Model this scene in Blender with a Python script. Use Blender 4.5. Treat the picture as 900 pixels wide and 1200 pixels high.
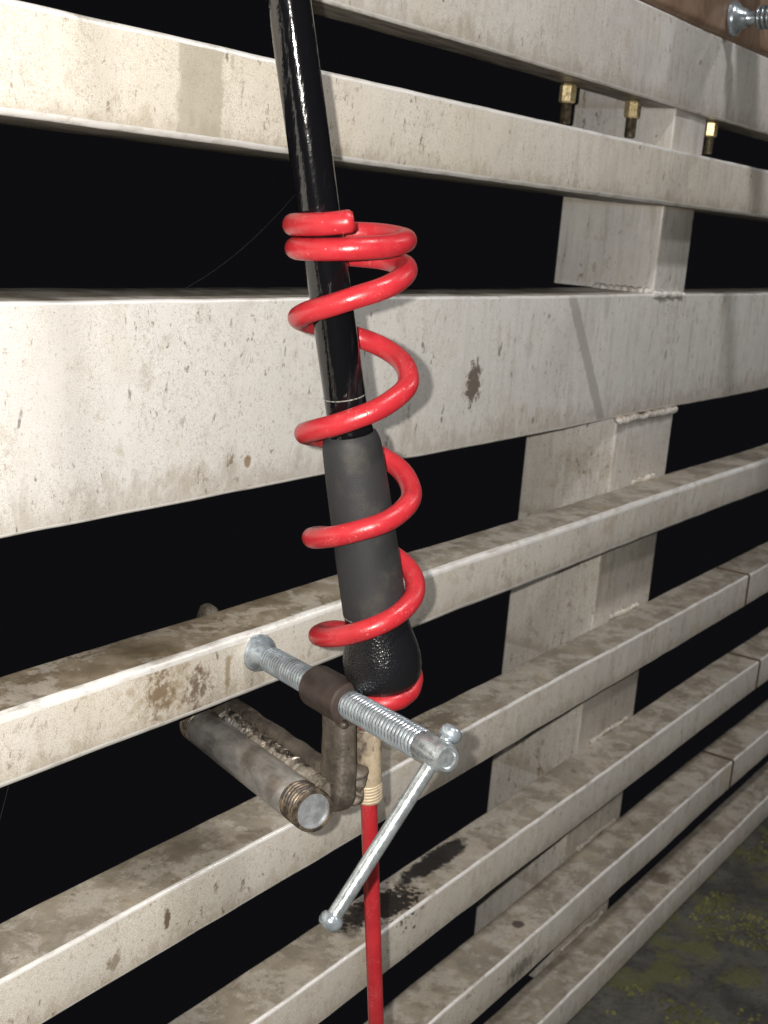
import bpy, bmesh, math, random
import numpy as np
from mathutils import Vector, Matrix, noise

random.seed(4); rng = np.random.default_rng(4)
V3 = lambda *a: np.array(a, float)
for o in list(bpy.data.objects): bpy.data.objects.remove(o)
scn = bpy.context.scene; COL = scn.collection

# ---------------------------------------------------------------- camera, world, lights, exposure
GZ = 1.014                                  # height of the lens above the deck
CX = V3(0.57265613, -0.81604527, 0.07832675)      # camera right
CY = V3(0.14352143, 0.19386477, 0.97047311)       # camera up
CZ = V3(-0.80713478, -0.54450580, 0.22813783)     # camera back
CAM = V3(0, -0.5763, GZ)
cam = bpy.data.objects.new('camera', bpy.data.cameras.new('camera')); COL.objects.link(cam)
cam.matrix_world = Matrix(((CX[0], CY[0], CZ[0], CAM[0]), (CX[1], CY[1], CZ[1], CAM[1]), (CX[2], CY[2], CZ[2], CAM[2]), (0, 0, 0, 1)))
cam.data.sensor_fit = 'VERTICAL'; cam.data.sensor_height = 36.0; cam.data.lens = 36.0 * 1480 / 1200
cam.data.clip_start = 0.02; cam.data.clip_end = 200
cam.data.dof.use_dof = True; cam.data.dof.focus_distance = 0.80; cam.data.dof.aperture_fstop = 20.0
scn.camera = cam

w = bpy.data.worlds.new('World'); scn.world = w; w.use_nodes = True
w.node_tree.nodes['Background'].inputs[0].default_value = (0.0042, 0.0042, 0.0050, 1)
w.node_tree.nodes['Background'].inputs[1].default_value = 1.0

def lamp(name, kind, loc, target, energy, color, **kw):
    l = bpy.data.lights.new(name, kind); l.energy = energy; l.color = color
    for k, v in kw.items(): setattr(l, k, v)
    o = bpy.data.objects.new(name, l); COL.objects.link(o); o.location = loc
    if target is not None:
        o.rotation_euler = (Vector(target) - Vector(loc)).to_track_quat('-Z', 'Y').to_euler()
    return o
# the phone's flash beside the lens
lamp('phone_flash', 'POINT', CAM - CX * 0.024 + CY * 0.010, None, 47, (1.0, 0.955, 0.885), shadow_soft_size=0.004)
# the deck lamps over the walkway, behind the photographer
lamp('deck_lamp', 'AREA', (0.5, -1.6, GZ + 2.9), (1.2, 0, GZ - 0.3), 60, (1.0, 0.97, 0.95), shape='RECTANGLE', size=0.34, size_y=0.2)
lamp('deck_lamp', 'AREA', (3.3, -2.2, GZ + 2.3), (1.6, 0, GZ - 0.3), 22, (1.0, 0.96, 0.93), shape='RECTANGLE', size=0.4, size_y=0.2)

scn.view_settings.view_transform = 'Standard'; scn.view_settings.look = 'None'
scn.view_settings.gamma = 1; scn.view_settings.use_curve_mapping = False
scn.view_settings.exposure = 0.0

# ---------------------------------------------------------------- material helpers
class NT:
    def __init__(self, name):
        self.m = bpy.data.materials.new(name); self.m.use_nodes = True
        self.t = self.m.node_tree; self.p = self.t.nodes['Principled BSDF']
        self.geo = self.t.nodes.new('ShaderNodeNewGeometry')
    def n(self, k, **kw):
        x = self.t.nodes.new(k)
        for a, b in kw.items(): setattr(x, a, b)
        return x
    def put(self, sock, v):
        if v is None: return
        if isinstance(v, bpy.types.NodeSocket): self.t.links.new(v, sock)
        elif isinstance(v, (tuple, list)) and sock.type == 'RGBA': sock.default_value = (*v[:3], 1)
        else: sock.default_value = v
    def math(self, op, a, b=None, c=None, clamp=False):
        x = self.n('ShaderNodeMath', operation=op, use_clamp=clamp)
        self.put(x.inputs[0], a); self.put(x.inputs[1], b)
        if c is not None: self.put(x.inputs[2], c)
        return x.outputs[0]
    def vmath(self, op, a, b=None):
        x = self.n('ShaderNodeVectorMath', operation=op); self.put(x.inputs[0], a); self.put(x.inputs[1], b)
        return x.outputs[0] if op not in ('LENGTH', 'DOT_PRODUCT') else x.outputs['Value']
    def pos(self, scale=(1, 1, 1), off=(0, 0, 0), obj=False):
        src = self.n('ShaderNodeTexCoord').outputs['Object'] if obj else self.geo.outputs['Position']
        return self.vmath('MULTIPLY', self.vmath('SUBTRACT', src, off), scale)
    def noise(self, vec, scale, detail=4, rough=0.55, dist=0.0):
        x = self.n('ShaderNodeTexNoise'); self.put(x.inputs['Vector'], vec)
        x.inputs['Scale'].default_value = scale; x.inputs['Detail'].default_value = detail
        x.inputs['Roughness'].default_value = rough; x.inputs['Distortion'].default_value = dist
        return x.outputs['Fac']
    def ramp(self, v, a, b, lo=0.0, hi=1.0):
        x = self.n('ShaderNodeMapRange', interpolation_type='SMOOTHSTEP'); self.put(x.inputs[0], v)
        x.inputs[1].default_value = a; x.inputs[2].default_value = b; x.inputs[3].default_value = lo; x.inputs[4].default_value = hi
        return x.outputs[0]
    def mix(self, f, a, b):
        x = self.n('ShaderNodeMix', data_type='RGBA'); self.put(x.inputs['Factor'], f)
        self.put(x.inputs['A'], a); self.put(x.inputs['B'], b)
        return x.outputs['Result']
    def bump(self, h, strength, dist, prev=None):
        x = self.n('ShaderNodeBump'); self.put(x.inputs['Height'], h); x.inputs['Strength'].default_value = strength
        x.inputs['Distance'].default_value = dist; self.put(x.inputs['Normal'], prev)
        return x.outputs[0]
    def set(self, **kw):
        nm = dict(color='Base Color', rough='Roughness', metal='Metallic', spec='Specular IOR Level', normal='Normal', coat='Coat Weight', coatrough='Coat Roughness')
        for k, v in kw.items(): self.put(self.p.inputs[nm[k]], v)
        return self.m

def blob(N, c, r, edge_noise, soft=0.25, amt=0.9):
    """mask of a stain centred at c with half-sizes r and a ragged edge"""
    d = N.vmath('LENGTH', N.vmath('DIVIDE', N.vmath('SUBTRACT', N.geo.outputs['Position'], c), r))
    d = N.math('ADD', d, N.math('MULTIPLY', N.math('SUBTRACT', edge_noise, 0.5), amt * 2))
    return N.ramp(d, 1.0, 1.0 - soft)

def rail_material(name, worn=False):
    N = NT(name); P = N.geo.outputs['Position']
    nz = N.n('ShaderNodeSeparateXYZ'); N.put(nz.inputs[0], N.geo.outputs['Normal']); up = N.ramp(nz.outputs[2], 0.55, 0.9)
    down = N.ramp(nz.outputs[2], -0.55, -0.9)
    sx = N.n('ShaderNodeSeparateXYZ'); N.put(sx.inputs[0], P)
    big = N.noise(P, 5.0, 5, 0.6); mid = N.noise(P, 28, 5, 0.62); fine = N.noise(P, 330, 3, 0.6); grit = N.noise(P, 1500, 2, 0.6)
    streak = N.noise(N.pos((95, 95, 9)), 1.0, 4, 0.6); streak2 = N.noise(N.pos((260, 260, 16)), 1.0, 3, 0.6)
    # warm cream where the paint has yellowed, cooler grey further along
    along = N.ramp(sx.outputs[0], 0.75, 1.5); g = GZ
    low = N.ramp(sx.outputs[2], g - .22, g - .30)            # the lower bars are splashed and dirtier
    base = N.mix(along, (0.71, 0.655, 0.56), (0.60, 0.585, 0.572))
    base = N.mix(N.ramp(big, 0.38, 0.66), base, (0.75, 0.73, 0.69))
    wide = N.math('MULTIPLY', N.ramp(sx.outputs[2], g - .225, g - .215), N.ramp(sx.outputs[2], g - .06, g - .066))
    base = N.mix(N.math('MULTIPLY', wide, 0.75), base, (0.74, 0.735, 0.72))
    base = N.mix(N.math('MULTIPLY', low, 0.34), base, (0.46, 0.395, 0.295))
    base = N.mix(N.math('MULTIPLY', N.math('MULTIPLY', N.ramp(sx.outputs[2], g + .03, g + .036), N.ramp(sx.outputs[2], g + .104, g + .099)), 0.35), base, (0.70, 0.60, 0.43))
    cloud = N.noise(N.pos((1, 1, 1.0), (5, 0, 0)), 14, 7, 0.68, 0.4)
    base = N.mix(N.math('MULTIPLY', N.ramp(cloud, 0.52, 0.74), N.math('MULTIPLY_ADD', low, 0.45, 0.35)), base, (0.44, 0.36, 0.245))
    base = N.mix(N.math('MULTIPLY', N.ramp(mid, 0.55, 0.72), N.math('MULTIPLY_ADD', low, 0.40, 0.35)), base, (0.38, 0.31, 0.22))
    smut = N.noise(N.pos((1, 1, .6), (9, 2, 1)), 58, 7, 0.74, 0.2)
    base = N.mix(N.math('MULTIPLY', N.ramp(smut, 0.56, 0.66), N.math('MULTIPLY_ADD', low, 0.34, 0.36)), base, (0.30, 0.24, 0.165))
    edge_d = N.noise(N.pos((1, 1, .5), (2, 7, 1)), 26, 7, 0.72)
    base = N.mix(N.math('MULTIPLY', N.ramp(edge_d, 0.55, 0.66), N.math('MULTIPLY_ADD', low, 0.36, 0.20)), base, (0.33, 0.265, 0.185))
    base = N.mix(N.math('MULTIPLY', N.ramp(streak, 0.50, 0.74), N.math('MULTIPLY_ADD', along, 0.50, 0.05)), base, (0.33, 0.28, 0.22))
    base = N.mix(N.math('MULTIPLY', N.ramp(streak2, 0.52, 0.72), N.math('MULTIPLY_ADD', along, 0.30, 0.12)), base, (0.80, 0.78, 0.75))
    base = N.mix(N.math('MULTIPLY', N.ramp(streak2, 0.45, 0.30), N.math('MULTIPLY_ADD', along, 0.30, 0.06)), base, (0.38, 0.33, 0.27))
    base = N.mix(N.math('MULTIPLY', N.ramp(fine, 0.58, 0.68), 0.50), base, (0.34, 0.285, 0.21))
    base = N.mix(N.math('MULTIPLY', N.ramp(grit, 0.46, 0.62), 0.50), base, (0.88, 0.86, 0.82))
    base = N.mix(N.math('MULTIPLY', N.ramp(grit, 0.46, 0.34), 0.55), base, (0.40, 0.35, 0.29))
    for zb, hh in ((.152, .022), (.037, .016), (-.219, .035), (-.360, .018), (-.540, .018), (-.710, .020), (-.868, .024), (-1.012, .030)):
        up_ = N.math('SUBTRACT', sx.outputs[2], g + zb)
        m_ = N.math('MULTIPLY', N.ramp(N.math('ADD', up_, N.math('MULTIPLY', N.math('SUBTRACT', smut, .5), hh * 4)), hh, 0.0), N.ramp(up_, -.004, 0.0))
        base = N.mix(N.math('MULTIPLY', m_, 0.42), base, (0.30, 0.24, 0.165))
    # specks of rust and grime
    gate = N.ramp(N.noise(P, 7.5, 3, 0.5), 0.38, 0.58)
    for sc, lo, hi, zz, kk, col in ((110, .595, .66, .6, .75, (0.19, 0.125, 0.07)), (260, .62, .70, .6, .8, (0.15, 0.10, 0.06)), (52, .655, .70, .45, .65, (0.24, 0.17, 0.10))):
        sp = N.noise(N.pos((1, 1, zz), (sc, 0, 0)), sc, 5, 0.75, 0.3)
        base = N.mix(N.math('MULTIPLY', N.math('MULTIPLY', N.ramp(sp, lo, hi), gate), kk), base, col)
    sp2 = N.noise(N.pos((1, 1, 0.35), (3, 1, 2)), 120, 3, 0.6, 0.2)
    base = N.mix(N.math('MULTIPLY', N.ramp(sp2, 0.67, 0.73), 0.7), base, (0.12, 0.09, 0.065))
    g = GZ
    en = N.noise(P, 95, 5, 0.68); en2 = N.noise(P, 38, 5, 0.66)
    def stain(c, r, col, k=0.85, soft=0.4, amt=0.9, e=None):
        nonlocal base
        base = N.mix(N.math('MULTIPLY', blob(N, c, r, e or en, soft, amt), k), base, col)
    g = GZ
    # dried mud and rust on the rail under the clamp
    # darker bands crossing two of the rails, edges slightly ragged
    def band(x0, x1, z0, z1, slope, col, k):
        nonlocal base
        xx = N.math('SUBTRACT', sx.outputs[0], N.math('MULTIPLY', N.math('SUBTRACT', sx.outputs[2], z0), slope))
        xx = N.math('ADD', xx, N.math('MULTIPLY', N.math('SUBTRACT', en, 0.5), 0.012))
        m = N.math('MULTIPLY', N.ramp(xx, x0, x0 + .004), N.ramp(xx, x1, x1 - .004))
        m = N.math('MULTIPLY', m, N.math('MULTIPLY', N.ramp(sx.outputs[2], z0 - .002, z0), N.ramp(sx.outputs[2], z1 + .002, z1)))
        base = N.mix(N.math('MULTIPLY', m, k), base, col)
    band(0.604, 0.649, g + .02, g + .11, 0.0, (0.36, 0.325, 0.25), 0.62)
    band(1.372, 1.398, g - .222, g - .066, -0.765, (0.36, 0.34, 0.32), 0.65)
    # dirt lying on the upward faces, with flaked islands
    flake = N.ramp(N.noise(P, 24, 9, 0.74, 0.25), 0.44, 0.54)
    grime = N.mix(N.ramp(mid, 0.35, 0.7), (0.15, 0.118, 0.078), (0.28, 0.235, 0.17))
    heavy = N.math('MULTIPLY', N.ramp(sx.outputs[2], g - .40, g - .35), N.ramp(sx.outputs[2], g - .1, g - .2))   # the thick crust is on the rail below the wide one
    near = N.math('MULTIPLY', heavy, N.ramp(sx.outputs[0], 0.9, 0.7))
    k = N.math('ADD', N.math('MULTIPLY', flake, N.math('MULTIPLY_ADD', near, 0.30, 0.32)), N.math('MULTIPLY_ADD', near, 0.22, 0.46), clamp=True)
    base = N.mix(N.math('MULTIPLY', up, k), base, grime)
    spots = N.ramp(N.noise(P, 42, 5, 0.7), 0.60, 0.70)
    base = N.mix(N.math('MULTIPLY', N.math('MULTIPLY', up, spots), 0.6), base, (0.12, 0.095, 0.07))
    mud = N.noise(P, 130, 9, 0.74, 0.3)
    stain((0.605, 0, g - .332), (.055, .03, .030), (0.36, 0.27, 0.16), 0.6, 1.0, 2.4, mud)
    stain((0.597, 0, g - .333), (.016, .03, .020), (0.19, 0.12, 0.065), 0.75, 0.9, 2.8, mud)
    stain((0.634, 0, g - .340), (.014, .03, .022), (0.14, 0.09, 0.06), 0.8, 0.9, 2.8, mud)
    stain((0.666, 0, g - .336), (.004, .03, .020), (0.26, 0.18, 0.085), 0.7, 0.6, 1.2, mud)
    stain((1.075, .055, g - .155), (.016, .02, .024), (0.12, 0.09, 0.065), 0.9, 0.4, 1.5, mud)
    stain((0.741, .055, g - .195), (.005, .02, .006), (0.26, 0.14, 0.05), 0.8, 0.4, 0.6, mud)
    stain((0.613, 0, g - .513), (.004, .02, .010), (0.13, 0.09, 0.06), 0.9, 0.4, 1.0, mud)
    stain((0.561, 0, g - .524), (.008, .02, .008), (0.20, 0.15, 0.10), 0.7, 0.5, 1.6, mud)
    stain((0.660, .035, g - .49), (.030, .020, .01), (0.16, 0.125, 0.095), 0.6, 0.6, 1.6, mud)
    stain((0.712, .012, g - .49), (.018, .010, .01), (0.15, 0.12, 0.09), 0.7, 0.6, 1.2, mud)
    stain((1.03, .03, g - .49), (.03, .02, .01), (0.13, 0.10, 0.07), 0.75, 0.4, 1.8, mud)
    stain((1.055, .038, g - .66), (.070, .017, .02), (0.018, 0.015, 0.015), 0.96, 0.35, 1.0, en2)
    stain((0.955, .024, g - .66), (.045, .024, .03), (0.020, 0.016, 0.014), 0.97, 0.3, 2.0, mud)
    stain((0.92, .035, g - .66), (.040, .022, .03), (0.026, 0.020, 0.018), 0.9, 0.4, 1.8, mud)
    stain((1.252, .025, g - .818), (.010, .008, .01), (0.07, 0.05, 0.04), 0.9, 0.3, 0.5)
    stain((1.221, 0, g - .85), (.05, .03, .016), (0.10, 0.085, 0.07), 0.7, 0.7, 1.6, mud)
    stain((1.75, .03, g - .966), (.03, .02, .01), (0.11, 0.08, 0.05), 0.7, 0.6, 1.2, mud)
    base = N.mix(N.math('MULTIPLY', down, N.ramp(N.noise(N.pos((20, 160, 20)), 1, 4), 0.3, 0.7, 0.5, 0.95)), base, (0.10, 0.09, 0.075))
    if worn:
        base = N.mix(N.ramp(N.noise(N.pos((40, 120, 120)), 1, 4, 0.6), 0.30, 0.55, 0.45, 0.95), base, (0.90, 0.885, 0.86))
        chip = N.ramp(N.noise(P, 33, 7, 0.75), 0.55, 0.66)
        base = N.mix(N.math('MULTIPLY', chip, 0.40), base, (0.30, 0.25, 0.19))
    h = N.math('ADD', N.math('MULTIPLY', fine, 0.5), N.math('MULTIPLY', grit, 0.5))
    nrm = N.bump(h, 0.35, 0.0006); nrm = N.bump(mid, 0.25, 0.002, nrm)
    return N.set(color=base, rough=N.ramp(mid, 0.3, 0.7, 0.28, 0.42) if worn else N.ramp(mid, 0.3, 0.7, 0.42, 0.62), metal=0.25 if worn else 0.12, spec=0.5, normal=nrm)

M = {}
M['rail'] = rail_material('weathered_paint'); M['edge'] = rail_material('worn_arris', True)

def simple(name, col, rough, metal=0.0, scale=60, var=0.25, bump=0.1, bdist=0.0006, bscale=300, dark=None, spec=0.5, coat=0.0, scr=None):
    N = NT(name); P = N.pos(obj=True)
    a = N.noise(P, scale, 5, 0.65)
    dk = dark or tuple(c * (1 - var) for c in col)
    c = N.mix(N.ramp(a, 0.35, 0.65), dk, col)
    r = N.ramp(N.noise(P, scale * 2.2, 4, 0.6), 0.3, 0.7, max(rough - 0.08, .03), rough + 0.08)
    return N.set(color=c, rough=r, metal=metal, spec=spec, normal=N.bump(N.noise(P, bscale, 4, 0.6), bump, bdist), coat=coat)

# red dipped coating on the coil and spike
N = NT('red_coating'); P = N.pos(obj=True)
c = N.mix(N.ramp(N.noise(P, 40, 4), .35, .7), (0.38, 0.018, 0.026), (0.46, 0.026, 0.035))
c = N.mix(N.math('MULTIPLY', N.ramp(N.noise(P, 130, 4, .7, .5), .67, .73), .7), c, (0.12, 0.03, 0.02))
c = N.mix(N.math('MULTIPLY', N.ramp(N.noise(P, 420, 2), .70, .75), .4), c, (0.80, 0.42, 0.40))
c = N.mix(N.math('MULTIPLY', N.math('MULTIPLY', N.ramp(N.noise(P, 55, 5, .7), .52, .64), N.ramp(N.noise(P, 900, 2), .52, .62)), .28), c, (0.68, 0.22, 0.22))
c = N.mix(N.math('MULTIPLY', N.ramp(N.noise(P, 24, 4, .6), .55, .72), .35), c, (0.25, 0.022, 0.02))
M['red'] = N.set(color=c, rough=N.ramp(N.noise(P, 90, 4), .3, .7, .27, .40), spec=0.5,
                 normal=N.bump(N.noise(P, 700, 3, .6), .22, .0006, N.bump(N.noise(P, 120, 3), .18, .0015)))
# gloss lacquer of the rod blank
N = NT('black_lacquer'); P = N.pos(obj=True)
sm = N.ramp(N.noise(N.pos((90, 90, 14), obj=True), 1, 5, .7), .56, .70)
c = N.mix(N.math('MULTIPLY', sm, .5), (0.004, 0.004, 0.005), (0.022, 0.022, 0.024))
M['lacquer'] = N.set(color=c, rough=N.math('MULTIPLY_ADD', sm, .22, .10), spec=0.6,
                     normal=N.bump(N.noise(P, 420, 3, .6), .14, .0004, N.bump(N.noise(N.pos((70, 70, 25), obj=True), 1, 4, .6), .25, .003)))
M['foam'] = simple('grip_rubber', (0.030, 0.031, 0.033), 0.62, 0, 25, 0.25, 0.5, 0.0005, 900)
N = NT('grip_rubber_dusty'); P = N.pos(obj=True)
c = N.mix(N.ramp(N.noise(P, 30, 5, .6), .52, .78), (0.022, 0.023, 0.025), (0.062, 0.057, 0.046))
M['foam'] = N.set(color=c, rough=.60, spec=.45, normal=N.bump(N.noise(P, 1500, 2, .6), .5, .0005))
N = NT('butt_cap_rubber'); P = N.pos(obj=True)
vo = N.n('ShaderNodeTexVoronoi'); N.put(vo.inputs['Vector'], P); vo.inputs['Scale'].default_value = 760
M['cap'] = N.set(color=(0.008, 0.008, 0.010), rough=.24, spec=.6, normal=N.bump(vo.outputs['Distance'], .5, .0006, N.bump(N.noise(P, 260, 4), .3, .001)))
M['zinc'] = simple('bright_zinc', (0.50, 0.57, 0.63), 0.27, 0.70, 90, 0.3, 0.12, 0.0003, 500)
M['groove'] = simple('grimy_groove', (0.11, 0.108, 0.10), 0.5, 0.3, 60, 0.4, 0.1)
M['groove_soot'] = simple('sooty_groove', (0.016, 0.014, 0.012), 0.5, 0.2, 60, 0.4, 0.1)
M['zinc_bar'] = simple('zinc_bar', (0.56, 0.61, 0.64), 0.28, 0.75, 140, 0.35, 0.3, 0.0006, 260)
M['zinc_inside'] = simple('zinc_inside', (0.42, 0.44, 0.46), 0.4, 0.5, 140, 0.35, 0.3)
M['brass'] = simple('yellow_zinc', (0.86, 0.74, 0.46), 0.30, 0.6, 120, 0.5, 0.2, dark=(0.62, 0.48, 0.24))
M['dull_bolt'] = simple('dull_bolt', (0.20, 0.165, 0.11), 0.4, 0.6, 160, 0.6, 0.3)
M['brown'] = simple('brown_paint', (0.060, 0.043, 0.038), 0.46, 0, 60, 0.3, 0.3, 0.0008, 180)
N = NT('burnt_steel'); P = N.pos(obj=True)
a = N.noise(P, 30, 7, .68, .3); b = N.noise(P, 220, 6, .72); e = N.noise(N.pos((1, 1, .35), obj=True), 140, 5, .7)
c = N.mix(N.ramp(a, .30, .70), (0.050, 0.042, 0.036), (0.155, 0.128, 0.104))
c = N.mix(N.math('MULTIPLY', N.ramp(b, .50, .75), .55), c, (0.21, 0.175, 0.135))
c = N.mix(N.math('MULTIPLY', N.ramp(e, .55, .75), .55), c, (0.26, 0.21, 0.15))
c = N.mix(N.math('MULTIPLY', N.ramp(b, .46, .30), .6), c, (0.016, 0.013, 0.011))
M['burnt'] = N.set(color=c, rough=.50, metal=.25, spec=.5, normal=N.bump(b, .5, .0014, N.bump(a, .5, .004)))
# zinc pipe scorched and smoked beside the weld
N = NT('scorched_pipe'); P = N.pos(obj=True)
so = N.n('ShaderNodeSeparateXYZ'); N.put(so.inputs[0], N.n('ShaderNodeTexCoord').outputs['Object'])
a = N.noise(N.pos((.45, 1, 1), obj=True), 60, 6, .6, .5); b = N.noise(P, 260, 5, .72); l = N.noise(N.pos((.15, 1, 1), obj=True), 500, 4, .7)
c = N.mix(N.ramp(a, .28, .72), (0.13, 0.12, 0.11), (0.46, 0.445, 0.42))
c = N.mix(N.math('MULTIPLY', N.ramp(l, .45, .70), .35), c, (0.42, 0.41, 0.40))
c = N.mix(N.math('MULTIPLY', N.ramp(N.noise(P, 34, 5, .6), .48, .66), .65), c, (0.17, 0.13, 0.10))
wd = N.math('ADD', so.outputs[1], N.math('MULTIPLY', N.math('SUBTRACT', a, .5), .016))
hot = N.math('MULTIPLY', N.ramp(wd, -.024, -.016), N.ramp(so.outputs[0], -.150, -.10))
c = N.mix(N.math('MULTIPLY', hot, N.ramp(b, .30, .60, .15, .6)), c, (0.30, 0.245, 0.175))
c = N.mix(N.math('MULTIPLY', N.ramp(b, .60, .72), .6), c, (0.04, 0.034, 0.03))
M['scorch'] = N.set(color=c, rough=.42, metal=.45, spec=.5, normal=N.bump(b, .30, .0008))
N = NT('sooty_thread'); P = N.pos(obj=True)
c = N.mix(N.ramp(N.noise(P, 110, 5, .7), .42, .64), (0.055, 0.044, 0.036), (0.20, 0.155, 0.11))
M['sooty'] = N.set(color=c, rough=.42, metal=.5, normal=N.bump(N.noise(P, 300, 4), .3, .001))
N = NT('heat_tan'); P = N.pos(obj=True)
c = N.mix(N.ramp(N.noise(P, 70, 5, .7), .40, .66), (0.60, 0.49, 0.34), (0.42, 0.35, 0.26))
c = N.mix(N.math('MULTIPLY', N.ramp(N.noise(N.pos((1, 1, .4), obj=True), 120, 5, .75), .53, .66), .85), c, (0.11, 0.085, 0.06))
so = N.n('ShaderNodeSeparateXYZ'); N.put(so.inputs[0], N.n('ShaderNodeTexCoord').outputs['Object'])
sm = N.math('ADD', so.outputs[1], N.math('MULTIPLY', N.math('SUBTRACT', N.noise(N.pos((1, 1, .5), obj=True), 90, 6, .7, .6), .5), .022))
c = N.mix(N.ramp(sm, .0245, .0165), c, N.mix(N.ramp(N.noise(P, 150, 5, .7), .35, .65), (0.06, 0.047, 0.036), (0.27, 0.22, 0.165)))
M['tan'] = N.set(color=c, rough=.5, metal=.15, normal=N.bump(N.noise(P, 300, 4), .3, .001))
M['weld'] = simple('weld_metal', (0.15, 0.13, 0.105), 0.42, 0.45, 150, 0.7, 0.6, 0.0015, 260, dark=(0.03, 0.026, 0.023))
N = NT('brown_handrail'); P = N.pos(obj=True)
a = N.noise(P, 18, 6, .65, .3); b = N.noise(N.pos((1, .2, .2), obj=True), 260, 4, .6)
c = N.mix(N.ramp(a, .32, .68), (0.20, 0.125, 0.082), (0.34, 0.235, 0.17))
c = N.mix(N.math('MULTIPLY', N.ramp(b, .45, .7), .30), c, (0.42, 0.31, 0.23))
M['timber'] = N.set(color=c, rough=.5, normal=N.bump(b, .2, .0008))
M['web'] = simple('spider_silk', (0.07, 0.07, 0.07), 0.5)
M['rust'] = simple('rust', (0.13, 0.085, 0.055), 0.7, 0, 60, 0.5, 0.4)
# deck concrete
N = NT('wet_concrete'); P = N.geo.outputs['Position']
a = N.noise(P, 9, 7, .65); b = N.noise(P, 60, 5, .7); d_ = N.noise(P, 400, 3, .6)
c = N.mix(N.ramp(a, .35, .65), (0.036, 0.037, 0.034), (0.094, 0.092, 0.080))
c = N.mix(N.math('MULTIPLY', N.ramp(b, .50, .68), .6), c, (0.015, 0.015, 0.014))
c = N.mix(N.math('MULTIPLY', N.ramp(N.noise(P, 13, 6, .7, .4), .50, .60), .75), c, (0.095, 0.097, 0.034))
c = N.mix(N.math('MULTIPLY', N.ramp(d_, .62, .75), .5), c, (0.17, 0.165, 0.14))
M['deck'] = N.set(color=c, rough=N.ramp(b, .3, .7, .45, .8), normal=N.bump(b, .5, .006, N.bump(d_, .4, .002)))
N = NT('moss'); P = N.geo.outputs['Position']
c = N.mix(N.ramp(N.noise(P, 30, 4), .35, .65), (0.055, 0.058, 0.019), (0.150, 0.145, 0.048))
M['moss'] = N.set(color=c, rough=.9, normal=N.bump(N.noise(P, 700, 3), .6, .002))

# ---------------------------------------------------------------- object helpers
def mesh_obj(name, verts, faces, mats, parent=None, smooth=40, midx=None):
    me = bpy.data.meshes.new(name)
    me.from_pydata([tuple(map(float, v)) for v in verts], [], [tuple(map(int, f)) for f in faces])
    for m in (mats if isinstance(mats, (list, tuple)) else [mats]): me.materials.append(M[m])
    if midx is not None: me.polygons.foreach_set('material_index', np.array(midx, dtype=np.int32))
    bm = bmesh.new(); bm.from_mesh(me); bmesh.ops.recalc_face_normals(bm, faces=bm.faces); bm.to_mesh(me); bm.free()
    me.polygons.foreach_set('use_smooth', np.ones(len(me.polygons), dtype=bool))
    me.set_sharp_from_angle(angle=math.radians(smooth)); me.update()
    o = bpy.data.objects.new(name, me); COL.objects.link(o)
    if parent is not None: o.parent = parent
    return o
def thing(name, label, cat, loc=(0, 0, 0), mat=None, group=None):
    o = bpy.data.objects.new(name, None); COL.objects.link(o); o.empty_display_size = 0.03
    if mat is not None: o.matrix_world = mat
    else: o.location = loc
    o['label'] = label; o['category'] = cat
    if group: o['group'] = group
    return o
def frame_of(a):
    a = np.array(a, float); a /= np.linalg.norm(a)
    t = V3(0, 0, 1) if abs(a[2]) < .9 else V3(1, 0, 0)
    e1 = np.cross(t, a); e1 /= np.linalg.norm(e1)
    return a, e1, np.cross(a, e1)
def lathe(profile, org, axis, n=32, close=False):
    """profile: list of (distance along axis, radius)"""
    a, e1, e2 = frame_of(axis); org = np.array(org, float); V = []; F = []
    for (s, r) in profile:
        for k in range(n):
            t = 2 * math.pi * k / n; V.append(org + a * s + max(r, 1e-5) * (math.cos(t) * e1 + math.sin(t) * e2))
    m = len(profile)
    for i in range(m - 1 + (1 if close else 0)):
        for k in range(n):
            i2 = (i + 1) % m; F.append((i * n + k, i * n + (k + 1) % n, i2 * n + (k + 1) % n, i2 * n + k))
    if not close:
        F.append(tuple(range(n))[::-1]); F.append(tuple((m - 1) * n + k for k in range(n)))
    return V, F
def sweep(pts, rad, n=20, caps=True):
    """tube of radius rad (number or list) along pts, rotation-minimising frames, domed ends"""
    pts = [np.array(p, float) for p in pts]; m = len(pts)
    rad = [rad] * m if np.isscalar(rad) else list(rad)
    T = [pts[min(i + 1, m - 1)] - pts[max(i - 1, 0)] for i in range(m)]; T = [t / np.linalg.norm(t) for t in T]
    _, e1, _ = frame_of(T[0]); V = []; F = []
    for i in range(m):
        e1 = e1 - T[i] * (e1 @ T[i]); e1 /= np.linalg.norm(e1); e2 = np.cross(T[i], e1)
        for k in range(n):
            t = 2 * math.pi * k / n; V.append(pts[i] + rad[i] * (math.cos(t) * e1 + math.sin(t) * e2))
    for i in range(m - 1):
        for k in range(n): F.append((i * n + k, i * n + (k + 1) % n, (i + 1) * n + (k + 1) % n, (i + 1) * n + k))
    if caps: F.append(tuple(range(n))[::-1]); F.append(tuple((m - 1) * n + k for k in range(n)))
    return V, F
def join(*parts):
    V = []; F = []
    for v, f in parts:
        b = len(V); V += list(v); F += [tuple(i + b for i in q) for q in f]
    return V, F
def grooves(n_quads_ring, s0, s1, pitch, m):
    """material slots: 1 for faces low in the groove (packed with grime)"""
    I = []
    for i in range(m - 1):
        s = s0 + (s1 - s0) * (i + .5) / (m - 1)
        for k in range(n_quads_ring):
            ph = (s / pitch - (k + .5) / n_quads_ring) % 1.0; I.append(1 if abs(ph - .5) < .17 else 0)
    return I
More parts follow.
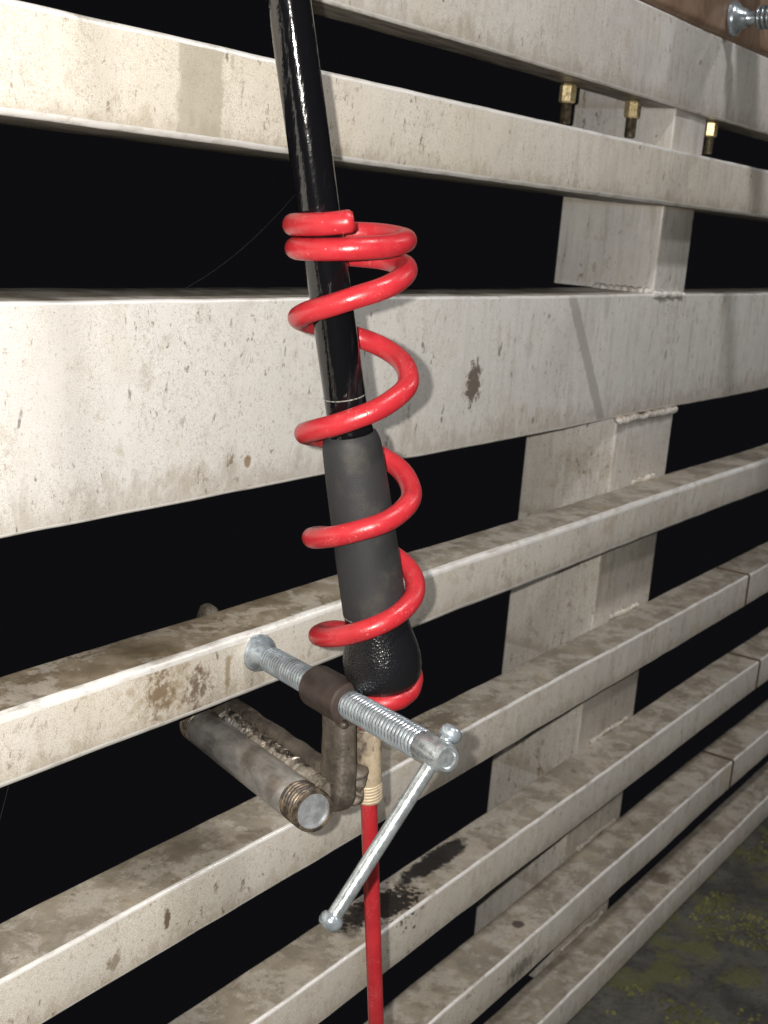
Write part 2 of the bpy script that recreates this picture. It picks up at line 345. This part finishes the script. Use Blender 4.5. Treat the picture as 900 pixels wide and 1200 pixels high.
def thread(org, axis, s0, s1, r, pitch, depth, nang=30, nper=8):
    """a real helical thread: the radius is a ridge that winds round the axis"""
    a, e1, e2 = frame_of(axis); org = np.array(org, float); m = int((s1 - s0) / pitch * nper) + 1; V = []; F = []
    V.append(org + a * s0)
    for i in range(m):
        s = s0 + (s1 - s0) * i / (m - 1); fade = min(1, (s - s0) / .002, (s1 - s) / .002)
        for k in range(nang):
            ph = (s / pitch - k / nang) % 1.0; tri = 0.5 + 0.5 * math.cos(2 * math.pi * ph); tri = tri ** 0.8
            rr = r - depth * (1 - tri) - (1 - fade) * depth * 0.8; t = 2 * math.pi * k / nang
            V.append(org + a * s + rr * (math.cos(t) * e1 + math.sin(t) * e2))
    V.append(org + a * s1); e = len(V) - 1
    for i in range(m - 1):
        for k in range(nang):
            F.append((1 + i * nang + k, 1 + i * nang + (k + 1) % nang, 1 + (i + 1) * nang + (k + 1) % nang, 1 + (i + 1) * nang + k))
    for k in range(nang):
        F.append((0, 1 + (k + 1) % nang, 1 + k)); F.append((e, 1 + (m - 1) * nang + k, 1 + (m - 1) * nang + (k + 1) % nang))
    return V, F
def bead(p0, p1, r, ripples, rough=0.25, seed=0, n=10, squash=None):
    """weld bead: overlapping drops along a line"""
    p0 = np.array(p0, float); p1 = np.array(p1, float); m = ripples * 5; P = []; R = []
    rg = random.Random(seed); ax, e1, e2 = frame_of(p1 - p0)
    for i in range(m + 1):
        t = i / m; s = abs(math.sin(math.pi * t * ripples)); j = int(t * ripples)
        P.append(p0 + (p1 - p0) * t + (e1 * rg.uniform(-1, 1) + e2 * rg.uniform(-1, 1)) * r * rough * .5)
        end = min(1, (t * m + .4) / 2, ((1 - t) * m + .4) / 2)
        R.append(r * end * (0.78 + 0.3 * s + rg.uniform(-rough, rough) * .5))
    return sweep(P, R, n)
def rough_up(V, amp, scale, seed=0.0):
    out = []
    for v in V:
        n = noise.noise_vector(Vector((v[0] * scale + seed, v[1] * scale, v[2] * scale)))
        out.append(np.array(v) + V3(*n) * amp)
    return out
def box_rail(y0, y1, z0, z1, x0, x1, br=0.004, step=0.012, wob=0.0009, worn=True):
    """rounded rectangular tube along X; the arris strips get the worn material"""
    sec = []; tag = []
    for (cy, cz, a0) in ((y0 + br, z1 - br, 90), (y0 + br, z0 + br, 180), (y1 - br, z0 + br, 270), (y1 - br, z1 - br, 0)):
        for k in range(6):
            t = math.radians(a0 + 90 * k / 5); sec.append((cy + br * math.cos(t), cz + br * math.sin(t)))
            tag.append(1 if (a0 in (90, 180)) and k < 5 else 0)
    n = len(sec); m = max(2, int((x1 - x0) / step)); V = []; F = []; I = []
    for i in range(m + 1):
        x = x0 + (x1 - x0) * i / m; dy = wob * noise.noise(Vector((x * 3, y0 * 9, z0 * 7))) * 2; dz = wob * noise.noise(Vector((x * 3, z0 * 9, 4)))
        for (y, z) in sec:
            j = wob * .5 * noise.noise(Vector((x * 25, y * 60, z * 60))); V.append((x, y + dy + j, z + dz + j))
    for i in range(m):
        for k in range(n):
            F.append((i * n + k, i * n + (k + 1) % n, (i + 1) * n + (k + 1) % n, (i + 1) * n + k)); I.append(tag[k] if worn else 0)
    F.append(tuple(range(n))); F.append(tuple(m * n + k for k in range(n))); I += [0, 0]
    return V, F, I

# ---------------------------------------------------------------- deck
gx = np.concatenate([np.linspace(-4, 1.1, 18), np.linspace(1.15, 3.2, 130), np.linspace(3.4, 9, 16)])
gy = np.concatenate([np.linspace(-5, -.6, 12), np.linspace(-.58, .052, 56)])
V = []; F = []
for y in gy:
    for x in gx:
        z = 0.006 * noise.noise(Vector((x * 5, y * 5, 0))) + 0.0035 * noise.noise(Vector((x * 22, y * 22, 3))) + 0.0018 * noise.noise(Vector((x * 60, y * 60, 3))) - 0.004
        if y > -.03: z = min(z, -0.004)
        V.append((x, y, z))
nx = len(gx)
for j in range(len(gy) - 1):
    for i in range(nx - 1): F.append((j * nx + i, j * nx + i + 1, (j + 1) * nx + i + 1, (j + 1) * nx + i))
b = len(V)
for x in gx: V.append((x, .052, -.3))
for i in range(nx - 1): F.append(((len(gy) - 1) * nx + i, (len(gy) - 1) * nx + i + 1, b + i + 1, b + i))
o = mesh_obj('ground', V, F, 'deck'); o['kind'] = 'structure'
V = []; F = []
for k in range(14000):
    x = rng.uniform(1.15, 3.0); y = rng.uniform(-.5, -.015)
    if noise.noise(Vector((x * 7, y * 7, 8))) + .5 * noise.noise(Vector((x * 22, y * 22, 1))) < .16 + rng.uniform(-.15, .15): continue
    s = rng.uniform(.0015, .006); h = s * rng.uniform(.15, .4); b = len(V); n = 6; ph = rng.uniform(0, 6)
    z0 = 0.006 * noise.noise(Vector((x * 5, y * 5, 0))) + 0.0035 * noise.noise(Vector((x * 22, y * 22, 3))) - .006
    for q in range(n):
        t = ph + 6.283 * q / n; r = s * rng.uniform(.7, 1.25); V.append((x + r * math.cos(t), y + r * math.sin(t), z0))
    for q in range(n):
        t = ph + 6.283 * q / n; r = s * rng.uniform(.35, .65); V.append((x + r * math.cos(t), y + r * math.sin(t), z0 + .003 + h * rng.uniform(.6, 1)))
    V.append((x, y, z0 + .003 + h))
    for q in range(n):
        F.append((b + q, b + (q + 1) % n, b + n + (q + 1) % n, b + n + q)); F.append((b + n + q, b + n + (q + 1) % n, b + 2 * n))
o = mesh_obj('moss', V, F, 'moss', smooth=80); o['kind'] = 'stuff'; o['label'] = 'yellow green moss growing on the dark deck'; o['category'] = 'moss'

# ---------------------------------------------------------------- railing
rl = thing('railing', 'weathered off white metal railing of eight horizontal bars welded to a post', 'railing', (0, 0, 0))
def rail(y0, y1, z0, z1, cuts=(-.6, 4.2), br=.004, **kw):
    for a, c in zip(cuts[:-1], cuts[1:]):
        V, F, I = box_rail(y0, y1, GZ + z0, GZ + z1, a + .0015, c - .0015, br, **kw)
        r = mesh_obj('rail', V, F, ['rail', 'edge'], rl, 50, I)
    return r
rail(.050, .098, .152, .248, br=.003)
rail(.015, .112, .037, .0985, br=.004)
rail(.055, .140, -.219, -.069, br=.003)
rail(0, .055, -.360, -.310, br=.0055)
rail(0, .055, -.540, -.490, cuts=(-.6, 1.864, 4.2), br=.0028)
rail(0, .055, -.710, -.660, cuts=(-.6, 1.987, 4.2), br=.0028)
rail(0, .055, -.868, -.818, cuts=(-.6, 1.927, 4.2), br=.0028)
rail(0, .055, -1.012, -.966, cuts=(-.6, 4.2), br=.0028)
# rust-brown sealing strips at the joints
for x, z0, z1 in ((1.864, -.540, -.490), (1.987, -.710, -.660), (1.927, -.868, -.818)):
    V, F, I = box_rail(-.0006, .0556, GZ + z0 - .0006, GZ + z1 + .0006, x - .0040, x + .0040, .0034, worn=False)
    mesh_obj('joint_strip', V, F, 'rust', rl)
def post(x0, x1, y0, y1, z0, z1):
    V = []; F = []; br = .003; sec = []
    for (cx, cy, a0) in ((x0 + br, y0 + br, 180), (x1 - br, y0 + br, 270), (x1 - br, y1 - br, 0), (x0 + br, y1 - br, 90)):
        for k in range(5):
            t = math.radians(a0 + 90 * k / 4); sec.append((cx + br * math.cos(t), cy + br * math.sin(t)))
    n = len(sec)
    for z in np.linspace(z0, z1, 24):
        for (x, y) in sec: V.append((x, y, GZ + z))
    for i in range(23):
        for k in range(n): F.append((i * n + k, i * n + (k + 1) % n, (i + 1) * n + (k + 1) % n, (i + 1) * n + k))
    F.append(tuple(range(n))); F.append(tuple(23 * n + k for k in range(n)))
    return mesh_obj('post', V, F, 'rail', rl, 50)
post(1.494, 1.594, .0562, .196, -.068, .246)
post(1.433, 1.612, .0562, .180, -1.005, -.2205)
for i, (a, b_, r) in enumerate([((1.49, .052, -.068), (1.60, .052, -.0685), .0055), ((1.425, .051, -.2215), (1.625, .051, -.2215), .0075),
                                ((1.50, .054, -.308), (1.585, .054, -.308), .0065), ((1.485, .054, -.487), (1.585, .054, -.487), .0065),
                                ((1.47, .054, -.657), (1.60, .054, -.657), .0065), ((1.47, .054, -.815), (1.60, .054, -.815), .0065), ((1.46, .054, -.963), (1.60, .054, -.963), .006)]):
    V, F = bead((a[0], a[1] + .003, GZ + a[2] - .001), (b_[0] - .012, b_[1] + .003, GZ + b_[2] - .001), r * .66, 21, .10, i, 14); V = rough_up(V, .0030, 55, i * 3.0)
    mesh_obj('weld_bead', V, F, 'rail', rl, 60)
V, F = bead((1.4925, .06, GZ - .067), (1.4925, .139, GZ - .067), .005, 8, .3, 20); mesh_obj('weld_bead', V, F, 'rail', rl, 60)
# bolts and nuts hanging below the top rail
def bolt_at(x, y, rz):
    V, F = thread((x, y, GZ + .154), (0, 0, -1), 0, .044, .0062, .0019, .0009, 18, 5)
    b = mesh_obj('bolt', V, F, 'dull_bolt', rl)
    V = []; F = []
    prof = [(-.0015, .0072), (.0008, .0090), (.0160, .0090), (.0178, .0073)]
    for s, r in prof:
        for k in range(6):
            t = rz + math.pi * k / 3; V.append((x + r * math.cos(t), y + r * math.sin(t), GZ + .1515 - s - .002))
    for i in range(3):
        for k in range(6): F.append((i * 6 + k, i * 6 + (k + 1) % 6, i * 6 + 6 + (k + 1) % 6, i * 6 + 6 + k))
    F.append(tuple(range(6))); F.append(tuple(range(18, 24)))
    mesh_obj('nut', V, F, 'brass', b, 20)
bolt_at(1.266, .085, .84); bolt_at(1.413, .0765, 1.12); bolt_at(1.640, .068, .92)

# timber handrail lying on the top rail
V, F, I = box_rail(.046, .165, GZ + .2485, GZ + .345, -.6, 4.2, .010, worn=False, wob=.002)
hr = mesh_obj('handrail', V, F, 'timber'); hr['label'] = 'smooth brown handrail bar lying on top of the white metal railing'; hr['category'] = 'handrail'

# ---------------------------------------------------------------- welded screw clamp (built in its own axes: x along the screw, y across, z up)
def clamp(mat, label, shift=0.0, full=True):
    t = thing('screw_clamp', label, 'clamp', mat=mat, group='screw clamps on the railing')
    # C-shaped frame
    def stack(ctrs, e1, e2, n=28, p=3.2):
        V = []; F = []
        for c, a_, b_ in ctrs:
            for k in range(n):
                t_ = 2 * math.pi * k / n; ct, st = math.cos(t_), math.sin(t_)
                V.append(c + e1 * a_ * math.copysign(abs(ct) ** (2 / p), ct) + e2 * b_ * math.copysign(abs(st) ** (2 / p), st))
        for i_ in range(len(ctrs) - 1):
            for k in range(n): F.append((i_ * n + k, i_ * n + (k + 1) % n, (i_ + 1) * n + (k + 1) % n, (i_ + 1) * n + k))
        F.append(tuple(range(n))); F.append(tuple((len(ctrs) - 1) * n + k for k in range(n)))
        return V, F
    eu, ev, ew = V3(1, 0, 0), V3(0, 1, 0), V3(0, 0, 1)
    arm = [(V3(-.002, -.0008, z), .0148 + .0012 * max(0, (-.03 - z) / .03), .0084) for z in np.linspace(-.006, -.060, 14)]
    for q_ in np.linspace(.12, 1.5, 9): arm.append((V3(-.002 - .006 * math.sin(q_) ** 2, -.0008, -.060 - .0175 * math.sin(q_)), .0160 * max(.12, math.cos(q_)) ** .75, .0084 * max(.12, math.cos(q_)) ** .55))
    bar = [(V3(u_, -.0008, -.0615), .0082, .0135) for u_ in np.linspace(-.004, -.230, 30)]
    back = [(V3(-.233, -.0008, z), .0125 * f_, .0082 * f_) for z, f_ in [(-.074, .55), (-.071, .85), (-.066, 1)] + [(z, 1) for z in np.linspace(-.06, .004, 10)] + [(.010, .92), (.015, .7), (.017, .35)]]
    jaw = [(V3(u_, -.0008, -.004), r_, r_) for u_, r_ in ((-.222, .009), (-.206, .0095), (-.203, .008))]
    V, F = join(stack(arm, eu, ev), stack(bar, ev, ew), stack(back, eu, ev), stack(jaw, ev, ew))
    mesh_obj('frame', rough_up(V, .0009, 75, 3.0), F, 'burnt', t, 50)
    V, F = lathe([(-.036, .0130), (-.0350, .0148), (.0115, .0148), (.013, .0136), (.013, .0098), (-.036, .0098)], (0, 0, 0), (1, 0, 0), 40, close=True)
    sl = mesh_obj('sleeve', V, F, 'brown', t, 35)
    V, F = bead((-.012, -.004, -.0125), (.016, -.006, -.0125), .0032, 5, .4, 3); mesh_obj('weld_bead', V, F, 'weld', t, 60)
    # screw: thread, plain drilled end, swivel pad
    s0 = -.135 + shift
    V, F = thread((s0, 0, 0), (1, 0, 0), .021, .2385, .0097, .0039, .0014, 36, 10)
    I = grooves(36, .021, .2385, .0039, int((.2385 - .021) / .0039 * 10) + 1)
    sc = mesh_obj('screw', V, F, ['zinc', 'groove'], t, 60, I + [0] * (len(F) - len(I)))
    V, F = lathe([(.237, .0088), (.2385, .0094), (.2600, .0094), (.2630, .0086), (.2648, .0072), (.2648, .0055), (.2638, .0048), (.2638, .0002)], (s0, 0, 0), (1, 0, 0), 32)
    mesh_obj('plain_end', V, F, 'zinc_bar', sc, 30)
    V, F = lathe([(.004, .0072), (.010, .0070), (.0125, .0052), (.022, .0048)], (s0, 0, 0), (1, 0, 0), 24)
    mesh_obj('neck', V, F, 'zinc', sc, 40)
    inv = mat.to_3x3().inverted(); ay = inv @ Vector((0, -1, 0)); ay = np.array(ay)
    pc = V3(s0, 0, 0)
    V, F = lathe([(0, .0108), (0, .0143), (.0012, .0132), (.0030, .0132), (.0050, .0118), (.0075, .0088), (.0105, .0076), (.0125, .0066), (.0132, .0040)], pc + V3(1, 0, 0) * .0005, V3(1, 0, 0), 36)
    mesh_obj('swivel_pad', V, F, 'zinc', sc, 35)
    # sliding tommy bar
    al = math.radians(232.5); e = V3(0, math.cos(al), math.sin(al)); h = V3(s0 + .2535, 0, 0)
    V, F = sweep([h + e * x for x in np.linspace(-.014, .109, 14)], .0045, 20); hb = mesh_obj('handle_bar', V, F, 'zinc_bar', t, 40)
    for s, x in ((-1, -.0098), (1, .1065)):
        V, F = lathe([(0, .0046), (.0008, .0060), (.0026, .0069), (.0056, .0068), (.0078, .0055), (.0087, .0033)], h + e * (x - .0 * s), e * s, 24); mesh_obj('knob', V, F, 'zinc', hb, 40)
    # threaded pipe nipple welded alongside the lower bar
    nc = V3(0, -.0245, -.0690); r = .0146; L0, L1 = -.200, .0105
    V, F = lathe([(L0 + .019, r - .0004), (L0 + .021, r), (L1 - .025, r), (L1 - .023, r - .0004)], nc, (1, 0, 0), 44)
    pn = mesh_obj('pipe_nipple', V, F, 'scorch', t, 40)
    for a, b_ in ((L0, L0 + .020), (L1 - .0245, L1)):
        V, F = thread(nc, (1, 0, 0), a, b_, r, .0036, .0016, 44, 10)
        n = 44; V = V[1:-1]; F = [q for q in F if len(q) == 4]; F = [tuple(i - 1 for i in q) for q in F]
        I = grooves(44, a, b_, .0036, len(V) // 44); mesh_obj('pipe_thread', V, F, ['sooty', 'groove_soot'], pn, 60, I)
    V, F = lathe([(L1 - .0011, .0119), (L1, .0121), (L1, .0139), (L1 - .0012, .0143), (L1 - .0012, .0126)], nc, (1, 0, 0), 44)
    F = [q for q in F if len(q) == 4]; mesh_obj('rim', V, F, 'sooty', pn, 40)
    V, F = lathe([(L0 + .002, .0113), (L1 - .0012, .0113), (L1 - .0012, .0119), (L0 + .002, .0119)], nc, (1, 0, 0), 44, close=True)
    mesh_obj('bore', V, F, 'zinc_inside', pn, 40)
    V, F = lathe([(L1 - .0040, .0114), (L1 - .0030, .0114)], nc, (1, 0, 0), 30); mesh_obj('plug', V, F, 'zinc_inside', pn, 40)
    # long ragged weld between nipple and bar
    V, F = bead((-.170, -.0112, -.0600), (.004, -.0112, -.0600), .0072, 58, .16, 9, 16); V = rough_up(V, .0014, 90, 1.0)
    mesh_obj('weld_bead', V, F, 'scorch', t, 80)
    V, F = bead((-.165, -.0116, -.0535), (-.050, -.0126, -.0530), .0026, 60, .6, 10, 12); V = rough_up(V, .0020, 150, 1.0)
    mesh_obj('weld_bead', V, F, 'weld', t, 80)
    V, F = bead((-.040, -.0100, -.058), (-.006, -.0060, -.066), .0068, 16, .10, 12, 16); V = rough_up(V, .0026, 70, 2.0)
    mesh_obj('weld_bead', V, F, 'burnt', t, 80)
    # short tube that takes the spike of the rod holder
    A = V3(.16767, -.15286, .97392); A /= np.linalg.norm(A); B = V3(-.0165, .0312, -.0774)
    V, F = thread(B, A, -.001, .014, .0098, .0024, .0005, 36, 6); V = V[1:-1]; F = [tuple(i - 1 for i in q) for q in F if len(q) == 4]
    tu = None
    V2, F2 = lathe([(.0125, .0090), (.0140, .0097), (.056, .0097), (.057, .0090), (.057, .0064), (-.001, .0064), (-.001, .0088)], B, A, 36)
    F2 = [q for q in F2 if len(q) == 4]
    V, F = join((V, F), (V2, F2)); tu = mesh_obj('spike_tube', V, F, 'tan', t, 55)
    V, F = bead((-.004, .0135, -.074), (.000, .0120, -.048), .0062, 4, .10, 22, 20); V = rough_up(V, .0034, 110, 4.0)
    mesh_obj('weld_bead', V, F, 'burnt', t, 80)
    return t
S = V3(0.63769579, -0.12505383, GZ - 0.31204603)
du = V3(-0.43026647, -0.89669502, 0.10396545); dv = V3(0.901580763, -0.432610828, 0); dw = V3(0.04497658, 0.09373325, 0.99458091)
def basis(o, u, v, w_): return Matrix(((u[0], v[0], w_[0], o[0]), (u[1], v[1], w_[1], o[1]), (u[2], v[2], w_[2], o[2]), (0, 0, 0, 1)))
cl = clamp(basis(S, du, dv, dw), 'welded zinc screw clamp with tommy bar and scorched pipe gripping a lower railing bar')
# the other clamp, on the handrail, frame over the top
u2 = V3(0.02, -1, 0.03); u2 /= np.linalg.norm(u2); v2 = np.cross(u2, V3(0, 0, -1)); v2 = -v2 / np.linalg.norm(v2); w2 = np.cross(u2, v2)
P2 = V3(1.605, .0445, GZ + .271); sh = .040; K2 = 1.5
clamp(basis(P2 + u2 * (.135 - sh) * K2, u2 * K2, v2 * K2, w2 * K2), 'screw clamp with zinc pad pressed against the brown handrail', shift=sh)

# ---------------------------------------------------------------- red coil rod holder
A0 = V3(0.66950482, -0.13098694, GZ - 0.39074549); AX = V3(-0.1661552, 0.0070653, 0.9860743); AX /= np.linalg.norm(AX)
E1 = V3(0.56888118, -0.8161068, 0.10170492); E2 = V3(-0.80546052, -0.57785792, -0.13158107)
TS = [90, 180, 270, 360, 450, 540, 630, 720, 810, 900, 990, 1080, 1170, 1260, 1350, 1440, 1530, 1620, 1710, 1800, 1890, 1980, 2025, 2070, 2115, 2160]
HS = [.3955, .3900, .3800, .3795, .3805, .3765, .3660, .3625, .352, .335, .316, .298, .2815, .263, .243, .2235, .211, .194, .176, .159, .1440, .1250, .1170, .1060, .0965, .0905]
holder = thing('rod_holder', 'red coated coil spring rod holder with a straight spike below the clamp', 'rod holder', A0)
def smoothtable(xs, ys, q):
    xs = np.array(xs, float); ys = np.array(ys, float); m = np.gradient(ys, xs)
    i = np.clip(np.searchsorted(xs, q) - 1, 0, len(xs) - 2); h = xs[i + 1] - xs[i]; t = (q - xs[i]) / h
    return (2*t**3-3*t**2+1)*ys[i] + (t**3-2*t**2+t)*h*m[i] + (-2*t**3+3*t**2)*ys[i+1] + (t**3-t**2)*h*m[i+1]
path = []; wr = .0065
for th in np.arange(84, 2161, 6):
    s = smoothtable(TS, HS, th); t = math.radians(th); sh_ = E1 * (.0035 * max(0, min(1, (th - 1200) / 900)))
    path.append(AX * s + sh_ + (.0325 - .0035 * max(0, min(1, (th - 2040) / 60))) * (math.cos(t) * E1 + math.sin(t) * E2))
tail = [(2185, .0890, .0295), (2210, .0880, .0295), (2230, .0875, .0275), (2245, .0870, .0235), (2255, .0860, .017), (2258, .0840, .010), (2260, .0800, .0045), (2260, .074, .001)]
for th, s, r in tail:
    t = math.radians(th); path.append(AX * s + E1 * (.0035 * min(1, r / .03)) + r * (math.cos(t) * E1 + math.sin(t) * E2))
# resample evenly and round the start of the wire
P = np.array(path); L = np.concatenate([[0], np.cumsum(np.linalg.norm(np.diff(P, axis=0), axis=1))])
q = np.linspace(0, L[-1], 760); P = np.stack([np.interp(q, L, P[:, k]) for k in range(3)], 1)
P = P + np.array([[noise.noise(Vector((x * 45, k * 7.0, 2))) * .0007 for k in range(3)] for x in q]) * np.clip((L[-1] - q) / .06, 0, 1)[:, None]
for _ in range(4): P[1:-1] = (P[:-2] + 2 * P[1:-1] + P[2:]) / 4
R_ = [wr * min(1, math.sqrt(max(0.0, 1 - (1 - min(1, (x + .0012) / .0042)) ** 2))) for x in q]
R_ = [r if x < L[-1] - .05 else wr + (.0058 - wr) * (x - L[-1] + .05) / .05 for r, x in zip(R_, q)]
V, F = sweep(P, R_, 24); mesh_obj('coil', V, F, 'red', holder, 60)
V, F = sweep([AX * s for s in np.linspace(.075, -.40, 30)], [.0058] * 26 + [.0056, .0045, .003, .001], 20); mesh_obj('spike', V, F, 'red', holder, 60)

# ---------------------------------------------------------------- fishing rod
RB = V3(0.64839991, -0.1481826, GZ - 0.28728891); RD = V3(-0.21066216, 0.08698209, 0.97368145); RD /= np.linalg.norm(RD)
RB = RB + V3(0.004, 0.008, 0) + CX * .0040; RD = RD - CX * .0040 / .40; RD /= np.linalg.norm(RD)
rod = thing('fishing_rod', 'black fishing rod standing butt down inside the red coil', 'fishing rod', RB)
V, F = lathe([(-.0165, .010), (-.0160, .016), (-.0135, .0210), (-.008, .0243), (-.001, .0256), (.006, .0256), (.012, .0248), (.020, .0230), (.028, .0213), (.036, .0204), (.042, .0203), (.043, .0180)], (0, 0, 0), RD, 48)
mesh_obj('butt_cap', V, F, 'cap', rod, 50)
V, F = lathe([(.0405, .0188), (.0400, .0203), (.0406, .0209), (.060, .0207), (.100, .0200), (.135, .0191), (.150, .0185), (.1545, .0180), (.1575, .0171), (.1597, .0160), (.161, .0146)], (0, 0, 0), RD, 48); mesh_obj('grip', V, F, 'foam', rod, 35)
V, F = lathe([(.157, .0140), (.1605, .0150), (.1630, .0146), (.166, .0138), (.172, .0133), (.1722, .0125)], (0, 0, 0), RD, 40); mesh_obj('collar', V, F, 'lacquer', rod, 50)
V, F = lathe([(.150, .0128)] + [(s, .0129 - (s - .16) * .0035) for s in np.linspace(.17, 1.25, 40)], (0, 0, 0), RD, 48); mesh_obj('blank', V, F, 'lacquer', rod, 50)
M['trim'] = simple('pale_trim', (0.42, 0.41, 0.38), .4, .3, 500, .8)
V, F = lathe([(.1835, .0125), (.1837, .01305), (.1843, .01305), (.1845, .0125)], (0, 0, 0), RD, 40); mesh_obj('trim_ring', V, F, 'trim', rod, 40)
V, F = lathe([(.0397, .0203), (.0398, .0210), (.0404, .0210), (.0405, .0203)], (0, 0, 0), RD, 40); mesh_obj('trim_ring', V, F, 'trim', rod, 40)

# ---------------------------------------------------------------- spider threads in the gaps
def strand(pts, label):
    V, F = sweep(pts, .00007, 5); o = mesh_obj('spider_thread', V, F, 'web'); o['label'] = label; o['category'] = 'spider thread'; o['group'] = 'spider threads between the bars'
def arc(a, b_, sag, n=12):
    a = np.array(a); b_ = np.array(b_); return [a + (b_ - a) * t + V3(0, 0, -sag * 4 * t * (1 - t)) for t in np.linspace(0, 1, n)]
strand(arc((.452, .03, GZ - .222), (.492, .03, GZ - .311), .006), 'pale spider thread hanging from the wide bar to the bar below it')
strand(arc((.498, .03, GZ - .359), (.455, .03, GZ - .470), .01), 'pale spider thread in the gap below the dirt crusted bar')
strand(arc((.70, .10, GZ - .069), (.80, .05, GZ + .034), .012), 'pale spider thread above the wide bar beside the rod')
